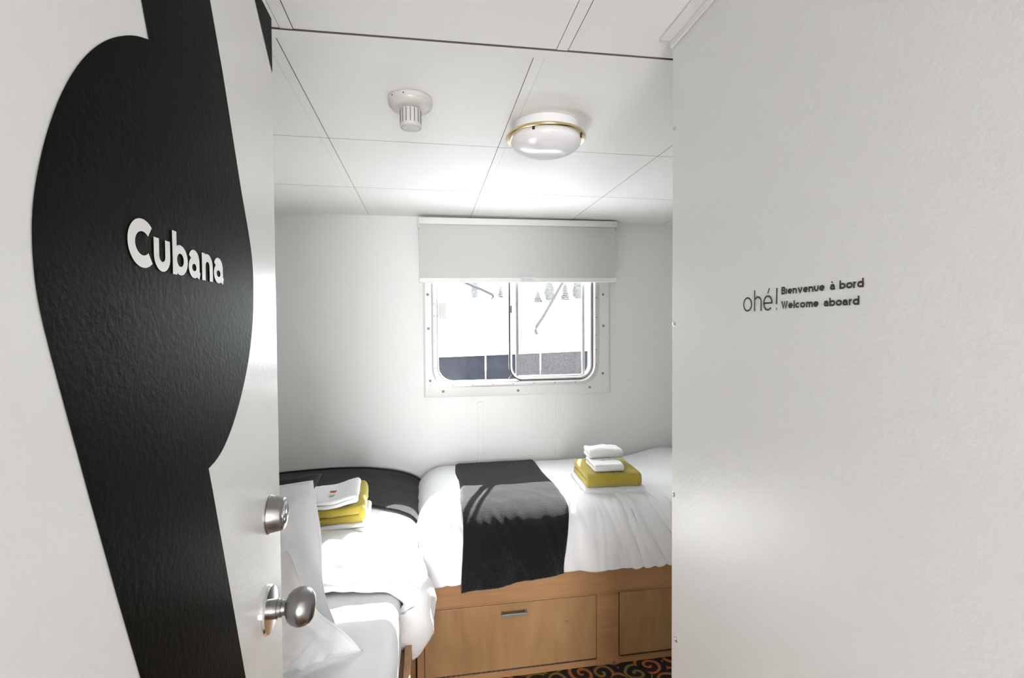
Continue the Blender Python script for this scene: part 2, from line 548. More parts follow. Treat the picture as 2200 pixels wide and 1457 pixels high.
def strokes_mesh(name, strokes, to3d, mat, parent):
    """strokes: list of (polyline, width); flat ribbons laid on a surface"""
    v, f = [], []
    for si, (pl, w) in enumerate(strokes):
        closed = (Vector(pl[0]) - Vector(pl[-1])).length < 1e-6
        n = len(pl)
        base = len(v)
        for i in range(n):
            if closed:
                a = Vector(pl[(i - 1) % (n - 1)]); c = Vector(pl[(i + 1) % (n - 1)])
            else:
                a = Vector(pl[max(i - 1, 0)]); c = Vector(pl[min(i + 1, n - 1)])
            p = Vector(pl[i])
            d1 = (p - a); d2 = (c - p)
            d1 = d1.normalized() if d1.length > 1e-9 else d2.normalized()
            d2 = d2.normalized() if d2.length > 1e-9 else d1
            t = (d1 + d2)
            t = t.normalized() if t.length > 1e-6 else d1
            nrm = Vector((-t.y, t.x))
            k = 1 / max(0.5, nrm.dot(Vector((-d1.y, d1.x))))
            lay = 0.00012 * (si % 4)      # overlapping strokes lie on top of each other
            v.append(to3d(*(p + nrm * (w / 2) * k), lay))
            v.append(to3d(*(p - nrm * (w / 2) * k), lay))
        for i in range(n - 1):
            q = base + 2 * i
            f.append((q, q + 1, q + 3, q + 2))
    o = from_pd(name, v, f, mat, parent)
    return o

# ================================================================== THE SETTING
YW = 2.937          # inner face of the hull wall
H = 2.135           # ceiling
XR = 0.544          # partition on the right
XD = -0.228         # face of the open door
XL, XE = -1.0, 2.0

def structure(o, label, cat):
    return tag(o, label, cat, None, 'structure')

floor = box('floor', -1.7, 2.1, -3.6, 3.05, -0.06, 0.0, M['carpet'])
structure(floor, 'dark patterned carpet with red and gold scrolls below the bunk drawers', 'floor')

# back wall with the window opening
bm = bmesh.new()
add_box(bm, XL - 0.1, 0.03, YW, YW + 0.09, 0, 2.25)
add_box(bm, 1.03, XE + 0.1, YW, YW + 0.09, 0, 2.25)
add_box(bm, 0.03, 1.03, YW, YW + 0.09, 0, 1.148)
add_box(bm, 0.03, 1.03, YW, YW + 0.09, 1.90, 2.25)
wall_back = from_bm('wall_back', bm, M['wall'])
structure(wall_back, 'white painted hull wall around the window behind the bunks', 'wall')
box('batten', 0.288, 0.322, YW - 0.004, YW + 0.001, 0.5, 1.055, M['wall'], wall_back, bevel=0.003)
box('batten', 0.766, 0.800, YW - 0.004, YW + 0.001, 0.5, 1.055, M['wall'], wall_back, bevel=0.003)
bm = bmesh.new()
add_box(bm, -0.04, 0.03, YW - 0.004, YW + 0.001, 1.050, 2.0)
add_box(bm, 1.03, 1.143, YW - 0.004, YW + 0.001, 1.050, 2.0)
add_box(bm, 0.03, 1.03, YW - 0.004, YW + 0.001, 1.050, 1.148)
add_box(bm, 0.03, 1.03, YW - 0.004, YW + 0.001, 1.90, 2.0)
from_bm('backing_panel', bm, M['wall'], wall_back)
for x, z in ((0.305, 0.735), (0.783, 0.99), (0.305, 1.02), (1.245, 1.91), (1.245, 1.66), (1.24, 1.41), (1.24, 1.15), (1.24, 0.9), (-0.35, 1.9)):
    lathe('wall_screw', [(0.0045, 0), (0.0045, 0.001), (0.002, 0.0028)], (x, YW - 0.004 if x < 1 and x > 0 else YW, z), (0, -1, 0), M['wall'], wall_back, n=10)

structure(box('wall_left', XL - 0.1, XL, -0.05, YW, 0, 2.25, M['wall']), 'white side wall along the left bunk', 'wall')
structure(box('wall_end', XE, XE + 0.1, 1.0, YW, 0, 2.25, M['wall']), 'white end wall at the head of the right bunk', 'wall')

# bathroom partition: painted panel with a row of screws along its free edge
wall_right = box('wall_right', XR, XR + 0.045, -0.10, 1.045, 0, 2.133, M['panel'], bevel=0.0025, seg=2)
structure(wall_right, 'grey white partition panel with the welcome lettering right of the doorway', 'wall')
structure(box('wall_partition', XR + 0.046, XE, 0.99, 1.04, 0, 2.133, M['wall']), 'white cabin side of the washroom partition', 'wall')
structure(box('wall_washroom', 1.9, 2.0, -0.1, 0.98, 0, 2.133, M['wall']), 'white wall inside the washroom behind the partition', 'wall')
for z in (1.936, 1.502, 1.119, 0.794):
    sc_ = lathe('panel_screw', [(0.0058, 0), (0.0058, 0.0012), (0.004, 0.003), (0.001, 0.0036)], (XR, 1.0335 if z > 0.9 else 1.0195, z), (-1, 0, 0), M['chrome'], wall_right, n=16, label='small domed chrome screw')

# front wall of the cabin (the doorway the photograph is taken through) and the corridor behind
bm = bmesh.new()
add_box(bm, -1.2, XD - 0.045, -0.06, 0.03, 0, 2.25)
add_box(bm, XD - 0.045, XR, -0.06, 0.03, 1.99, 2.25)
structure(from_bm('wall_front', bm, M['wall']), 'white cabin front wall around the doorway', 'wall')
structure(box('wall_front_outer', XR + 0.046, 1.6, -0.20, -0.11, 0, 2.25, M['wall']), 'white corridor wall right of the doorway', 'wall')
structure(box('wall_corridor', -1.1, 1.5, -3.6, -3.5, 0, 2.25, M['wall']), 'white far wall of the passage facing the cabin door', 'wall')
structure(box('wall_corridor_left', -1.2, -1.1, -3.6, -0.06, 0, 2.25, M['wall']), 'white side wall of the passage on the left', 'wall')
structure(box('wall_corridor_right', 1.5, 1.6, -3.6, -0.2, 0, 2.25, M['wall']), 'white side wall of the passage on the right', 'wall')

# ceiling: dark void above, panels with thin open joints, flat cover strips
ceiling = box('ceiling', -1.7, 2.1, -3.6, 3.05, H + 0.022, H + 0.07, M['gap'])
structure(ceiling, 'white panelled ceiling with thin dark joints and cover strips', 'ceiling')
def panel_quad(name, pts, mat, z0, z1, bevel=0.0004):
    bm = bmesh.new()
    lo = [bm.verts.new((x, y, z0)) for x, y in pts]
    hi = [bm.verts.new((x, y, z1)) for x, y in pts]
    bm.faces.new(lo[::-1]); bm.faces.new(hi)
    n = len(pts)
    for i in range(n):
        bm.faces.new((lo[i], lo[(i + 1) % n], hi[(i + 1) % n], hi[i]))
    o = from_bm(name, bm, mat, ceiling)
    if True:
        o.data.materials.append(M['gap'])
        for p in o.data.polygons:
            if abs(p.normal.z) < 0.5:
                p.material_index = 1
    return o
def row1(x):
    return 1.134 - 0.019 * x
xs = [XL, -0.334, 0.268, 0.874, 1.48, XE]
ys = [None, 1.764, 2.361, YW]
g = 0.0022
HS = 0.0130                      # half width of a cover strip
def gaps(i):                     # open joint left and right of strip i (the darker joint is on one side)
    return (0.0005, 0.0015) if i == 1 else (0.0015, 0.0005)
for i in range(5):
    a = xs[i] + (HS + gaps(i)[1] if i > 0 else 0)
    b = xs[i + 1] - (HS + gaps(i + 1)[0] if i < 4 else 0)
    for j in range(3):
        ya = (lambda x: row1(x) + 0.0375) if j == 0 else (lambda x, j=j: ys[j] + g / 2 + 0.002 * x)
        yb = (lambda x, j=j: ys[j + 1] - g / 2 + 0.002 * x) if j < 2 else (lambda x: YW - 0.001)
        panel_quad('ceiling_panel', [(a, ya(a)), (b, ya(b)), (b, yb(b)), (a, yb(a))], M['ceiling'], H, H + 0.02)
        if i < 4:
            x = xs[i + 1]
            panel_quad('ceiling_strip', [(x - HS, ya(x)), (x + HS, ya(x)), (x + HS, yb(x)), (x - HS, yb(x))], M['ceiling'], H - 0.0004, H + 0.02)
xf = [-1.6, -0.891, -0.289, 0.313, 0.915, 1.5, 2.0]
for i in range(6):
    a = xf[i] + (HS + 0.0016 if i else 0); b = xf[i + 1] - HS - 0.0010
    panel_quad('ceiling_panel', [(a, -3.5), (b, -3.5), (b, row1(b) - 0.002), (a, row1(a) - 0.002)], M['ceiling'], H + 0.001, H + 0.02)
    x = xf[i + 1]
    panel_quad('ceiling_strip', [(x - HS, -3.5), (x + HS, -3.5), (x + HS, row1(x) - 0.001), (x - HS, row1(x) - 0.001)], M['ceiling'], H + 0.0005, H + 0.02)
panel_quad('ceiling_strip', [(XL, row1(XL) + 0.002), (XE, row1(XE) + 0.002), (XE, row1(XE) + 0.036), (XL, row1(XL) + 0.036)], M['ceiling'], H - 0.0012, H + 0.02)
# corner moulding along the top of the partition
bm = bmesh.new()
add_box(bm, XR - 0.030, XR - 0.0005, 0.04, 1.044, H - 0.006, H - 0.0005)
add_box(bm, XR - 0.006, XR - 0.0005, 0.04, 1.044, H - 0.022, H - 0.006)
trim_1 = from_bm('trim_1', bm, M['white_metal'], bevel=0.0015)
structure(trim_1, 'white angle moulding in the corner of ceiling and partition', 'trim')

# ------------------------------------------------------------------ the open door
door = box('door_1', XD - 0.042, XD, 0.036, 0.8135, 0.02, 1.967, M['door'], bevel=0.002, seg=2)
structure(door, 'open white door with a black guitar graphic reading Cubana', 'door')
EPS = 0.0006
GL = [(0.3700, 1.967), (0.4575, 1.768), (0.4673, 1.7417), (0.4521, 1.7358), (0.4354, 1.727), (0.4148, 1.7129), (0.396, 1.6959), (0.3788, 1.6753), (0.3628, 1.6496), (0.3499, 1.6213), (0.3416, 1.5961), (0.3369, 1.5757), (0.335, 1.5563), (0.3356, 1.5347), (0.3383, 1.5157), (0.344, 1.4935), (0.3549, 1.458), (0.378, 1.3851), (0.4051, 1.3015), (0.4316, 1.2226), (0.50, 1.02), (0.585, 0.765)]
GR = [(0.539, 1.967), (0.592, 1.8537), (0.6233, 1.7898), (0.6502, 1.7259), (0.6757, 1.6659), (0.6962, 1.6232), (0.7081, 1.5887), (0.7105, 1.552), (0.7054, 1.5087), (0.6908, 1.4663), (0.6672, 1.4268), (0.6394, 1.3938), (0.6103, 1.3697), (0.5855, 1.3575), (0.563, 1.3527), (0.571, 1.329), (0.5972, 1.2468), (0.6549, 1.064), (0.75, 0.765)]
def smooth_runs(runs):
    out = []
    for pts, n in runs:
        c = catmull([(y, z, 0) for y, z in pts], n) if n else [Vector((y, z, 0)) for y, z in pts]
        out += [(p.x, p.y) for p in (c if not out else c[1:])]
    return out
left_line = smooth_runs([(GL[0:3], 0), (GL[2:17], 60), (GL[16:], 0)])
right_line = smooth_runs([(GR[0:5], 0), (GR[4:14] + [GR[14]], 44), (GR[14:], 0)])
def decal(name, poly, mat, parent, x=XD + EPS):
    bm = bmesh.new()
    vs_ = [bm.verts.new((x, y, z)) for y, z in poly]
    f = bm.faces.new(vs_)
    f.normal_update()
    if f.normal.x < 0:
        f.normal_flip()
    bmesh.ops.triangulate(bm, faces=bm.faces)
    me = bpy.data.meshes.new(name); bm.to_mesh(me); bm.free()
    return link(name, me, mat, parent)
decal('guitar_decal', left_line + right_line[::-1], M['decal'], door).__setitem__('label', 'flat black guitar silhouette stuck on the white door')
decal('corner_decal', [(0.738, 1.9665), (0.7396, 1.9476), (0.8125, 1.8846), (0.8125, 1.9665)], M['decal'], door)
# word on the guitar: centre of the letters runs along +Y
st = []
S = 0.0088
for ch, a, b in (('C', 0.4285, 0.4640), ('u', 0.4655, 0.4925), ('b', 0.4965, 0.5250), ('a', 0.5275, 0.5525), ('n', 0.5560, 0.5815), ('a', 0.5850, 0.6110)):
    base, xh, asc = 1.5492, 0.0280, 0.0395
    sw = {'C': 0.0100, 'a': 0.0070, 'b': 0.0078, 'n': 0.0080, 'u': 0.0084}[ch]
    for pl in letter(ch, a, b, base, xh, asc, sw):
        st.append((pl, sw))
strokes_mesh('lettering', st, lambda u, w, l: (XD + 2 * EPS + l, u, w), M['letter_white'], door)['label'] = 'white word Cubana on the black guitar graphic'

# deadbolt and knob
bolt = lathe('deadbolt', [(0.0275, 0), (0.0275, 0.0015), (0.0262, 0.002), (0.0232, 0.0185), (0.0215, 0.0205), (0.0205, 0.0210)], (XD, 0.762, 1.2295), (1, 0, 0), M['nickel'], door, n=56, label='tapered satin nickel deadbolt cylinder')
lathe('key_face', [(0.0165, 0.0200), (0.0165, 0.0214), (0.0155, 0.0218)], (XD, 0.762, 1.2295), (1, 0, 0), M['chrome'], bolt, n=40)
lathe('key_plug', [(0.0072, 0.0217), (0.0072, 0.0224), (0.0062, 0.0229)], (XD, 0.762, 1.2225), (1, 0, 0), M['nickel'], bolt, n=28)
box('keyhole', XD + 0.0226, XD + 0.0231, 0.7613, 0.7627, 1.2185, 1.2265, M['dark'], bolt)
box('latch_edge_plate', XD - 0.032, XD - 0.010, 0.8130, 0.8142, 1.07, 1.13, M['nickel'], door)
knob = lathe('door_knob', [(0.0135, 0.004), (0.0135, 0.013), (0.0118, 0.0135), (0.0118, 0.0185), (0.0102, 0.019), (0.0098, 0.0235), (0.0125, 0.0250), (0.0190, 0.0280), (0.0236, 0.0335), (0.0262, 0.0405), (0.0266, 0.0455), (0.0255, 0.0515), (0.0225, 0.0570), (0.0170, 0.0610), (0.0090, 0.0632), (0.0010, 0.0638)], (XD, 0.748, 1.0975), (1, 0, 0), M['nickel'], door, n=56, label='round satin nickel door knob')
lathe('rose_plate', [(0.0338, 0.0), (0.0338, 0.002), (0.032, 0.0042), (0.0135, 0.0052)], (XD, 0.748, 1.0975), (1, 0, 0), M['chrome'], knob, n=56, sx=1.0, sy=1.0)

# ------------------------------------------------------------------ lettering on the partition (u runs along -Y)
def rword(word_boxes, base, xh, asc, s):
    out = []
    for ch, a, b in word_boxes:
        for pl in letter(ch, a, b, base, xh, asc, s):
            out.append((pl, s))
    return out
def layout(text, x, xh, s, gap, space):
    wd = {'B': 0.78, 'i': 0.0, 'e': 0.86, 'n': 0.80, 'v': 0.90, 'u': 0.80, 'a': 0.80, 'b': 0.90, 'o': 0.92, 'r': 0.50, 'd': 0.90, 'W': 1.3, 'l': 0.0, 'c': 0.80, 'm': 1.18}
    out = []
    for ch in text:
        if ch == ' ':
            x += space; continue
        w = 1.34 * wd[ch] * xh if wd[ch] else s * 1.05
        out.append((ch, x, x + w)); x += w + gap
    return out, x
def fit(text, x0, x1, xh, s):
    lo, hi = 0.0, xh
    for _ in range(40):
        gp = (lo + hi) / 2
        _, e = layout(text, x0, xh, s, gp, gp + xh * 0.55)
        if e - gp > x1: hi = gp
        else: lo = gp
    return layout(text, x0, xh, s, gp, gp + xh * 0.55)[0]
to_r = lambda u, w, l: (XR - EPS - l, -u, w)
S2 = 0.0026
bien = fit('Bienvenue', -0.693, -0.6075, 0.0083, S2) + fit('a', -0.5985, -0.5905, 0.0083, S2) + fit('bord', -0.5825, -0.5448, 0.0083, S2)
st = rword(bien, 1.5463, 0.0083, 0.0118, S2)
st.append(([(-0.5962, 1.5578), (-0.5937, 1.5562)], 0.0020))
st += rword(fit('Welcome', -0.693, -0.6180, 0.0083, S2) + fit('aboard', -0.6090, -0.5510, 0.0083, S2), 1.5243, 0.0083, 0.0118, S2)
S3 = 0.0029
st += rword([('o', -0.788, -0.764), ('h', -0.7585, -0.7390), ('e', -0.7352, -0.7125)], 1.5222, 0.0250, 0.0352, S3)
st.append(([(-0.7245, 1.5500), (-0.7205, 1.5585)], 0.0024))
st.append(([(-0.7038, 1.5318), (-0.7030, 1.5575)], 0.0028))
strokes_mesh('lettering', st, to_r, M['letter_black'], wall_right)['label'] = 'charcoal words ohé! Bienvenue à bord Welcome aboard'
strokes_mesh('lettering_dot', [([(-0.7054, 1.5244), (-0.7022, 1.5244)], 0.0034)], to_r, M['letter_green'], wall_right)['label'] = 'olive green dot of the exclamation mark'

# ------------------------------------------------------------------ the window
win = ring_loft('window_1', [
    (-0.024, 1.112, 1.084, 1.985, 0.006, YW - 0.004), (-0.024, 1.112, 1.084, 1.985, 0.006, YW - 0.012), (-0.012, 1.100, 1.098, 1.975, 0.006, YW - 0.020),
    (0.030, 1.029, 1.148, 1.900, 0.10, YW - 0.020), (0.032, 1.027, 1.150, 1.898, 0.10, YW + 0.088)], M['white_metal'])
structure(win, 'sliding ship window in a white bolted plate under the roller blind', 'window')
ring_loft('window_frame', [
    (0.024, 1.034, 1.143, 1.906, 0.115, YW - 0.0195), (0.024, 1.034, 1.143, 1.906, 0.115, YW - 0.026), (0.030, 1.028, 1.149, 1.900, 0.112, YW - 0.029),
    (0.050, 1.010, 1.163, 1.884, 0.098, YW - 0.029), (0.053, 1.007, 1.166, 1.881, 0.096, YW - 0.022), (0.060, 1.000, 1.171, 1.876, 0.090, YW - 0.020), (0.064, 0.998, 1.174, 1.873, 0.088, YW - 0.010), (0.064, 0.998, 1.174, 1.873, 0.088, YW + 0.07)], M['alu'], win)
def glass_pane(name, x0, x1, z0, z1, y, mat, r=0.05):
    # a thin solid sheet with rounded corners
    p = rrect(x0, x1, z0, z1, r)
    bm = bmesh.new()
    a = [bm.verts.new((x, y, z)) for x, z in p]
    b = [bm.verts.new((x, y + 0.004, z)) for x, z in p]
    bm.faces.new(a); bm.faces.new(b[::-1])
    n = len(p)
    for i in range(n):
        bm.faces.new((a[i], a[(i + 1) % n], b[(i + 1) % n], b[i]))
    return from_bm(name, bm, mat, win)
glass_pane('glass_pane', 0.058, 0.497, 1.168, 1.879, YW + 0.024, M['glass'])
glass_pane('glass_pane', 0.497, 1.004, 1.168, 1.879, YW + 0.040, M['glass'])
sash = ring_loft('sliding_sash', [
    (0.484, 0.9965, 1.1765, 1.871, 0.078, YW - 0.012), (0.487, 0.994, 1.179, 1.868, 0.076, YW - 0.015), (0.4975, 0.984, 1.189, 1.858, 0.068, YW - 0.015), (0.4985, 0.983, 1.190, 1.857, 0.068, YW + 0.0), (0.4985, 0.983, 1.190, 1.857, 0.068, YW + 0.035), (0.484, 0.9965, 1.1765, 1.871, 0.078, YW + 0.035)], M['alu'], win)
ring_loft('rubber_gasket', [
    (0.4785, 1.0000, 1.1715, 1.8755, 0.082, YW - 0.010), (0.4785, 1.0000, 1.1715, 1.8755, 0.082, YW - 0.0148), (0.4860, 0.9940, 1.1780, 1.8695, 0.078, YW - 0.0158), (0.4855, 0.9945, 1.1775, 1.8700, 0.078, YW - 0.010)], M['rubber'], sash)
box('sash_latch', 0.4885, 0.4955, YW - 0.0185, YW - 0.013, 1.578, 1.622, M['rubber'], sash, bevel=0.002)
scr = box('insect_screen', 0.541, 0.9375, YW + 0.0095, YW + 0.0105, 1.196, 1.87, M['screen'], win)
bm = bmesh.new()
add_box(bm, 0.524, 0.541, YW + 0.002, YW + 0.020, 1.184, 1.868)
fr_ = from_bm('screen_stile', bm, M['alu_dark'], scr, bevel=0.001)
box('screen_stile', 0.9375, 0.9545, YW + 0.002, YW + 0.020, 1.184, 1.868, M['alu'], scr, bevel=0.001)
box('screen_rail', 0.541, 0.9375, YW + 0.002, YW + 0.020, 1.184, 1.200, M['alu'], scr, bevel=0.001)
box('window_latch', 0.067, 0.112, YW - 0.006, YW + 0.018, 1.542, 1.640, M['plastic'], win, bevel=0.004)
tube('latch_cord', [(0.072, YW + 0.003, 1.54), (0.0735, YW + 0.003, 1.50), (0.079, YW + 0.004, 1.455), (0.081, YW + 0.004, 1.42)], 0.0012, M['rope'], win, n=6)
def small_screw(x, z, r, y, parent, mat):
    return lathe('screw', [(r, 0), (r, 0.0016), (r * 0.7, 0.0032), (r * 0.1, 0.0036)], (x, y, z), (0, -1, 0), mat, parent, n=12)
YP = YW - 0.020
for x, z in ((0.003, 1.685), (0.006, 1.488), (0.013, 1.185), (0.088, 1.121), (0.531, 1.114), (0.978, 1.122), (1.064, 1.690), (1.066, 1.498), (1.062, 1.205)):
    small_screw(x, z, 0.0075, YP, win, M['nickel'])
YF = YW - 0.0285
for x, z in ((0.143, 1.156), (0.260, 1.156), (0.378, 1.1565), (0.500, 1.157), (0.626, 1.157), (0.756, 1.157), (0.886, 1.157),
             (1.019, 1.67), (1.019, 1.55), (1.018, 1.443), (1.018, 1.352), (1.017, 1.260), (0.041, 1.63), (0.041, 1.56), (0.041, 1.416), (0.041, 1.26)):
    small_screw(x, z, 0.0042, YF, win, M['nickel'])

# ------------------------------------------------------------------ roller blind
YB = 2.872
blind = thing('roller_blind', (0.545, YB, 1.76), 'off white roller blind pulled halfway down over the ship window', 'blind')
def slant(x):   # the blind hangs very slightly out of level
    return 0.010 * (x - 0.545)
def slanted_box(name, x0, x1, y0, y1, z0, z1, mat, **k):
    bm = bmesh.new(); add_box(bm, x0, x1, y0, y1, z0, z1)
    for v in bm.verts: v.co.z += slant(v.co.x)
    return from_bm(name, bm, mat, blind, **k)
def roll(u, v):
    a = 2 * PI * v
    x = -0.030 + 1.150 * u
    return (x, YB + 0.025 + 0.0235 * math.cos(a), 2.094 + 0.0235 * math.sin(a) + slant(x) * 1.6)
grid('roller_tube', roll, 4, 28, M['blind'], blind)
slanted_box('blind_fabric', -0.040, 1.128, YB, YB + 0.0016, 1.780, 2.094, M['blind'])
slanted_box('bottom_bar', -0.043, 1.131, YB - 0.006, YB + 0.009, 1.7555, 1.784, M['white_metal'], bevel=0.004, seg=3)
slanted_box('end_bracket', -0.047, -0.041, YB - 0.008, YW - 0.001, 2.066, 2.122, M['plastic_w'], bevel=0.003)
slanted_box('end_bracket', 1.131, 1.137, YB - 0.008, YW - 0.001, 2.066, 2.122, M['plastic_w'], bevel=0.003)
slanted_box('fascia', -0.041, 1.131, YB - 0.010, YB - 0.006, 2.086, 2.122, M['plastic_w'], bevel=0.0015)
slanted_box('pull_tab', 0.545, 0.620, YB - 0.0095, YB - 0.0062, 1.755, 1.7875, M['clear'], bevel=0.001)

# ------------------------------------------------------------------ ceiling fixtures
lamp = thing('ceiling_lamp', (0.377, 1.555, H), 'round white ceiling lamp with a brass ring and opal dome', 'lamp')
lc = (0.377, 1.555, H - 0.0005)
lathe('lamp_base', [(0.103, 0), (0.105, 0.012), (0.105, 0.030), (0.100, 0.0345)], lc, (0, 0, -1), M['plastic_w'], lamp, n=72)
lathe('brass_ring', [(0.106, 0.0335), (0.1235, 0.0335), (0.1262, 0.0355), (0.1270, 0.0390), (0.1262, 0.0425), (0.1235, 0.0445), (0.1120, 0.0400), (0.106, 0.0385)], lc, (0, 0, -1), M['brass'], lamp, n=96)
dome = [(0.1105, 0.036), (0.1125, 0.045), (0.1125, 0.052)]
for i in range(1, 15):
    a = PI / 2 * i / 14
    dome.append((max(0.001, 0.1125 * math.cos(a) ** 0.72), 0.052 + 0.039 * math.sin(a) ** 1.15))
lathe('opal_dome', dome, lc, (0, 0, -1), M['glass_dome'], lamp, n=72)
for k in range(3):
    a = math.radians((-122, -30, 90)[k])
    p = (lc[0] + 0.113 * math.cos(a), lc[1] + 0.113 * math.sin(a), H - 0.046)
    lathe('ring_clip', [(0.0042, -0.004), (0.0042, 0.004), (0.003, 0.0055)], p, (0, 0, -1), M['dark'], lamp, n=12)

det = thing('smoke_detector', (-0.040, 1.432, H), 'warm white round smoke detector on the ceiling with slotted neck', 'detector')
dc = (-0.040, 1.432, H - 0.0005)
lathe('detector_base', [(0.060, 0), (0.0615, 0.004), (0.0615, 0.0125), (0.0605, 0.0130), (0.0600, 0.0142), (0.0585, 0.0200), (0.0530, 0.0255), (0.0430, 0.0290), (0.0330, 0.0310)], dc, (0, 0, -1), M['plastic'], det, n=72)
neck = lathe('slotted_neck', [(0.0292, 0.030), (0.0292, 0.0700), (0.0300, 0.0705), (0.0300, 0.0775), (0.0280, 0.0795), (0.0262, 0.0795), (0.0258, 0.0775), (0.0245, 0.0775), (0.0235, 0.0800), (0.0160, 0.0812), (0.0010, 0.0815)], dc, (0, 0, -1), M['plastic'], det, n=72)
for k in range(16):
    a = 2 * PI * k / 16
    bm = bmesh.new()
    add_box(bm, -0.0008, 0.0008, -0.0007, 0.0007, -0.0185, 0.0185)
    bm.transform(Matrix.Translation((dc[0] + 0.0290 * math.cos(a), dc[1] + 0.0290 * math.sin(a), H - 0.0515)) @ Matrix.Rotation(a + PI / 2, 4, 'Z'))
    from_bm('vent_slot', bm, M['dark'], neck)
for a in (-2.45, -1.85):
    lathe('base_screw', [(0.0022, 0), (0.0018, 0.0012)], (dc[0] + 0.0608 * math.cos(a), dc[1] + 0.0608 * math.sin(a), H - 0.009), (math.cos(a), math.sin(a), 0), M['dark'], det, n=10)

# ------------------------------------------------------------------ bunk on the right (along the hull wall)
YF0 = 2.06
bunk = thing('bunk_bed', (0.97, 2.5, 0), 'light birch bunk with storage drawers under the window wall', 'bed')
ZR = 0.448
# carcass: stile, posts, plinth and the board behind the drawers
bm = bmesh.new()
add_box(bm, -0.056, -0.0275, YF0, YF0 + 0.02, 0.0, 0.322)          # stile at the left end
add_box(bm, -0.0245, 0.720, YF0 + 0.001, YF0 + 0.02, 0.0, 0.0325)    # plinth
add_box(bm, 0.720, 0.822, YF0, YF0 + 0.02, 0.0, 0.322)
add_box(bm, 0.822, 1.560, YF0 + 0.001, YF0 + 0.02, 0.0, 0.0325)
add_box(bm, 1.560, 1.990, YF0, YF0 + 0.02, 0.0, 0.322)
from_bm('front_frame', bm, M['wood_rail'], bunk, bevel=0.0015)
box('carcass', -0.056, 1.990, YF0 + 0.034, 2.93, 0.0, 0.42, M['wood_face'], bunk)
box('front_rail', -0.056, 1.990, YF0 - 0.016, YF0 + 0.034, 0.337, ZR, M['wood_rail'], bunk, bevel=0.003)
box('moulding', -0.056, 1.990, YF0 - 0.008, YF0 + 0.02, 0.3225, 0.3365, M['wood_rail'], bunk, bevel=0.003)
box('bed_board', -0.056, 1.990, YF0 + 0.034, 2.93, 0.42, 0.44, M['wood_face'], bunk)
for x0, x1 in ((-0.0245, 0.7175), (0.8255, 1.5575)):
    dr = box('drawer', x0, x1, YF0 - 0.003, YF0 + 0.018, 0.0375, 0.319, M['wood_face'], bunk, bevel=0.002)
    hx = (x0 + x1) / 2 + 0.003
    bm = bmesh.new()
    for s in (-1, 1):
        add_box(bm, hx + s * 0.050 - 0.005, hx + s * 0.050 + 0.005, YF0 - 0.026, YF0 - 0.003, 0.2785, 0.2895)
    add_box(bm, hx - 0.055, hx + 0.055, YF0 - 0.032, YF0 - 0.022, 0.2780, 0.2900)
    from_bm('handle', bm, M['alu_dark'], dr, bevel=0.002)
    # piano hinge along the bottom edge: knuckles with gaps
    n = int((x1 - x0) / 0.021)
    bm = bmesh.new()
    for k in range(n):
        xa = x0 + (x1 - x0) * k / n
        add_box(bm, xa + 0.0022, xa + 0.0205, YF0 - 0.0055, YF0 + 0.002, 0.0330, 0.0378)
    from_bm('piano_hinge', bm, M['nickel'], dr)
# mattress
box('mattress', -0.03, 1.98, YF0 + 0.06, 2.925, 0.44, 0.635, M['sheet'], bunk, bevel=0.05, seg=5)

PR = [(2.905, 0.600), (2.903, 0.640), (2.888, 0.670), (2.80, 0.682), (2.62, 0.690), (2.42, 0.694), (2.25, 0.692), (2.165, 0.684), (2.105, 0.662), (2.066, 0.620), (2.046, 0.560), (2.038, 0.500), (2.036, 0.449)]
PRC = catmull([(a, b, 0) for a, b in PR], 120)
def prof(t):
    k = max(0.0, min(119.999, t * 120)); i = int(k); q = PRC[i].lerp(PRC[i + 1], k - i)
    a = PRC[max(i - 1, 0)]; b = PRC[min(i + 2, 120)]
    d = (b - a).normalized()
    n = Vector((d.y, -d.x))     # outward (up / towards the room)
    if n.y < 0 and abs(n.y) > abs(n.x): n = -n
    return q.x, q.y, n
def right_surface(x, t, lift=0.0, wr=1.0):
    y, z, n = prof(t)
    nn = n if n.x <= 0.2 else -n
    front = smoothstep(0.60, 0.82, t)
    # vertical drapery on the hanging front, calmer creases on top
    sl = x + 0.55 * (z - 0.55) * (0.6 + 0.4 * math.sin(7 * x))
    drape = 0.016 * (ridge(sl * 10.5, z * 2.4, 3.1) - 0.45) + 0.008 * ridge(sl * 22, z * 4, 9.0)
    sh = smoothstep(0.5, 0.68, t) * (1 - smoothstep(0.85, 1.0, t))
    diag = 0.011 * sh * ridge((x * 0.8 + y * 0.9) * 11, (x - y) * 2.2, 1.7)
    top = 0.0045 * fbm(x * 4, y * 6, 2.2) + 0.003 * ridge(x * 6 + y * 3, y * 9, 5.5)
    under = smoothstep(0.10, 0.15, x) * smoothstep(0.66, 0.61, x)
    wr *= 1 - 0.75 * under if wr == 1.0 else 1.0
    amp = wr * (front * drape + diag + (1 - front) * top)
    y -= 0.0
    if x > 1.15:
        z += (1 - front) * 0.040 * smoothstep(1.15, 1.42, x) * (0.8 + 0.2 * math.sin(x * 9 + y * 5))
    e = max(0.0, min(1.0, (0.15 - (x + 0.055)) / 0.15))
    drop = 0.15 * (1 - math.sqrt(max(0.0, 1 - e * e)))
    z = z - drop * (0.35 + 0.65 * max(0, (z - 0.449) / 0.24))
    y += 0.03 * e * e * front
    z -= 0.006 * smoothstep(0.95, 1.0, t) * math.sin(x * 9)
    return Vector((x, y + nn.x * (amp + lift), max(0.4465, z + nn.y * (amp + lift))))
def duvet_r(u, v):
    x = -0.055 + 2.03 * u
    p = right_surface(x, v)
    e = smoothstep(0.06, 0.0, u * 2.03)
    return p
duv = grid('duvet', duvet_r, 300, 130, M['sheet'], None, thick=0.02)
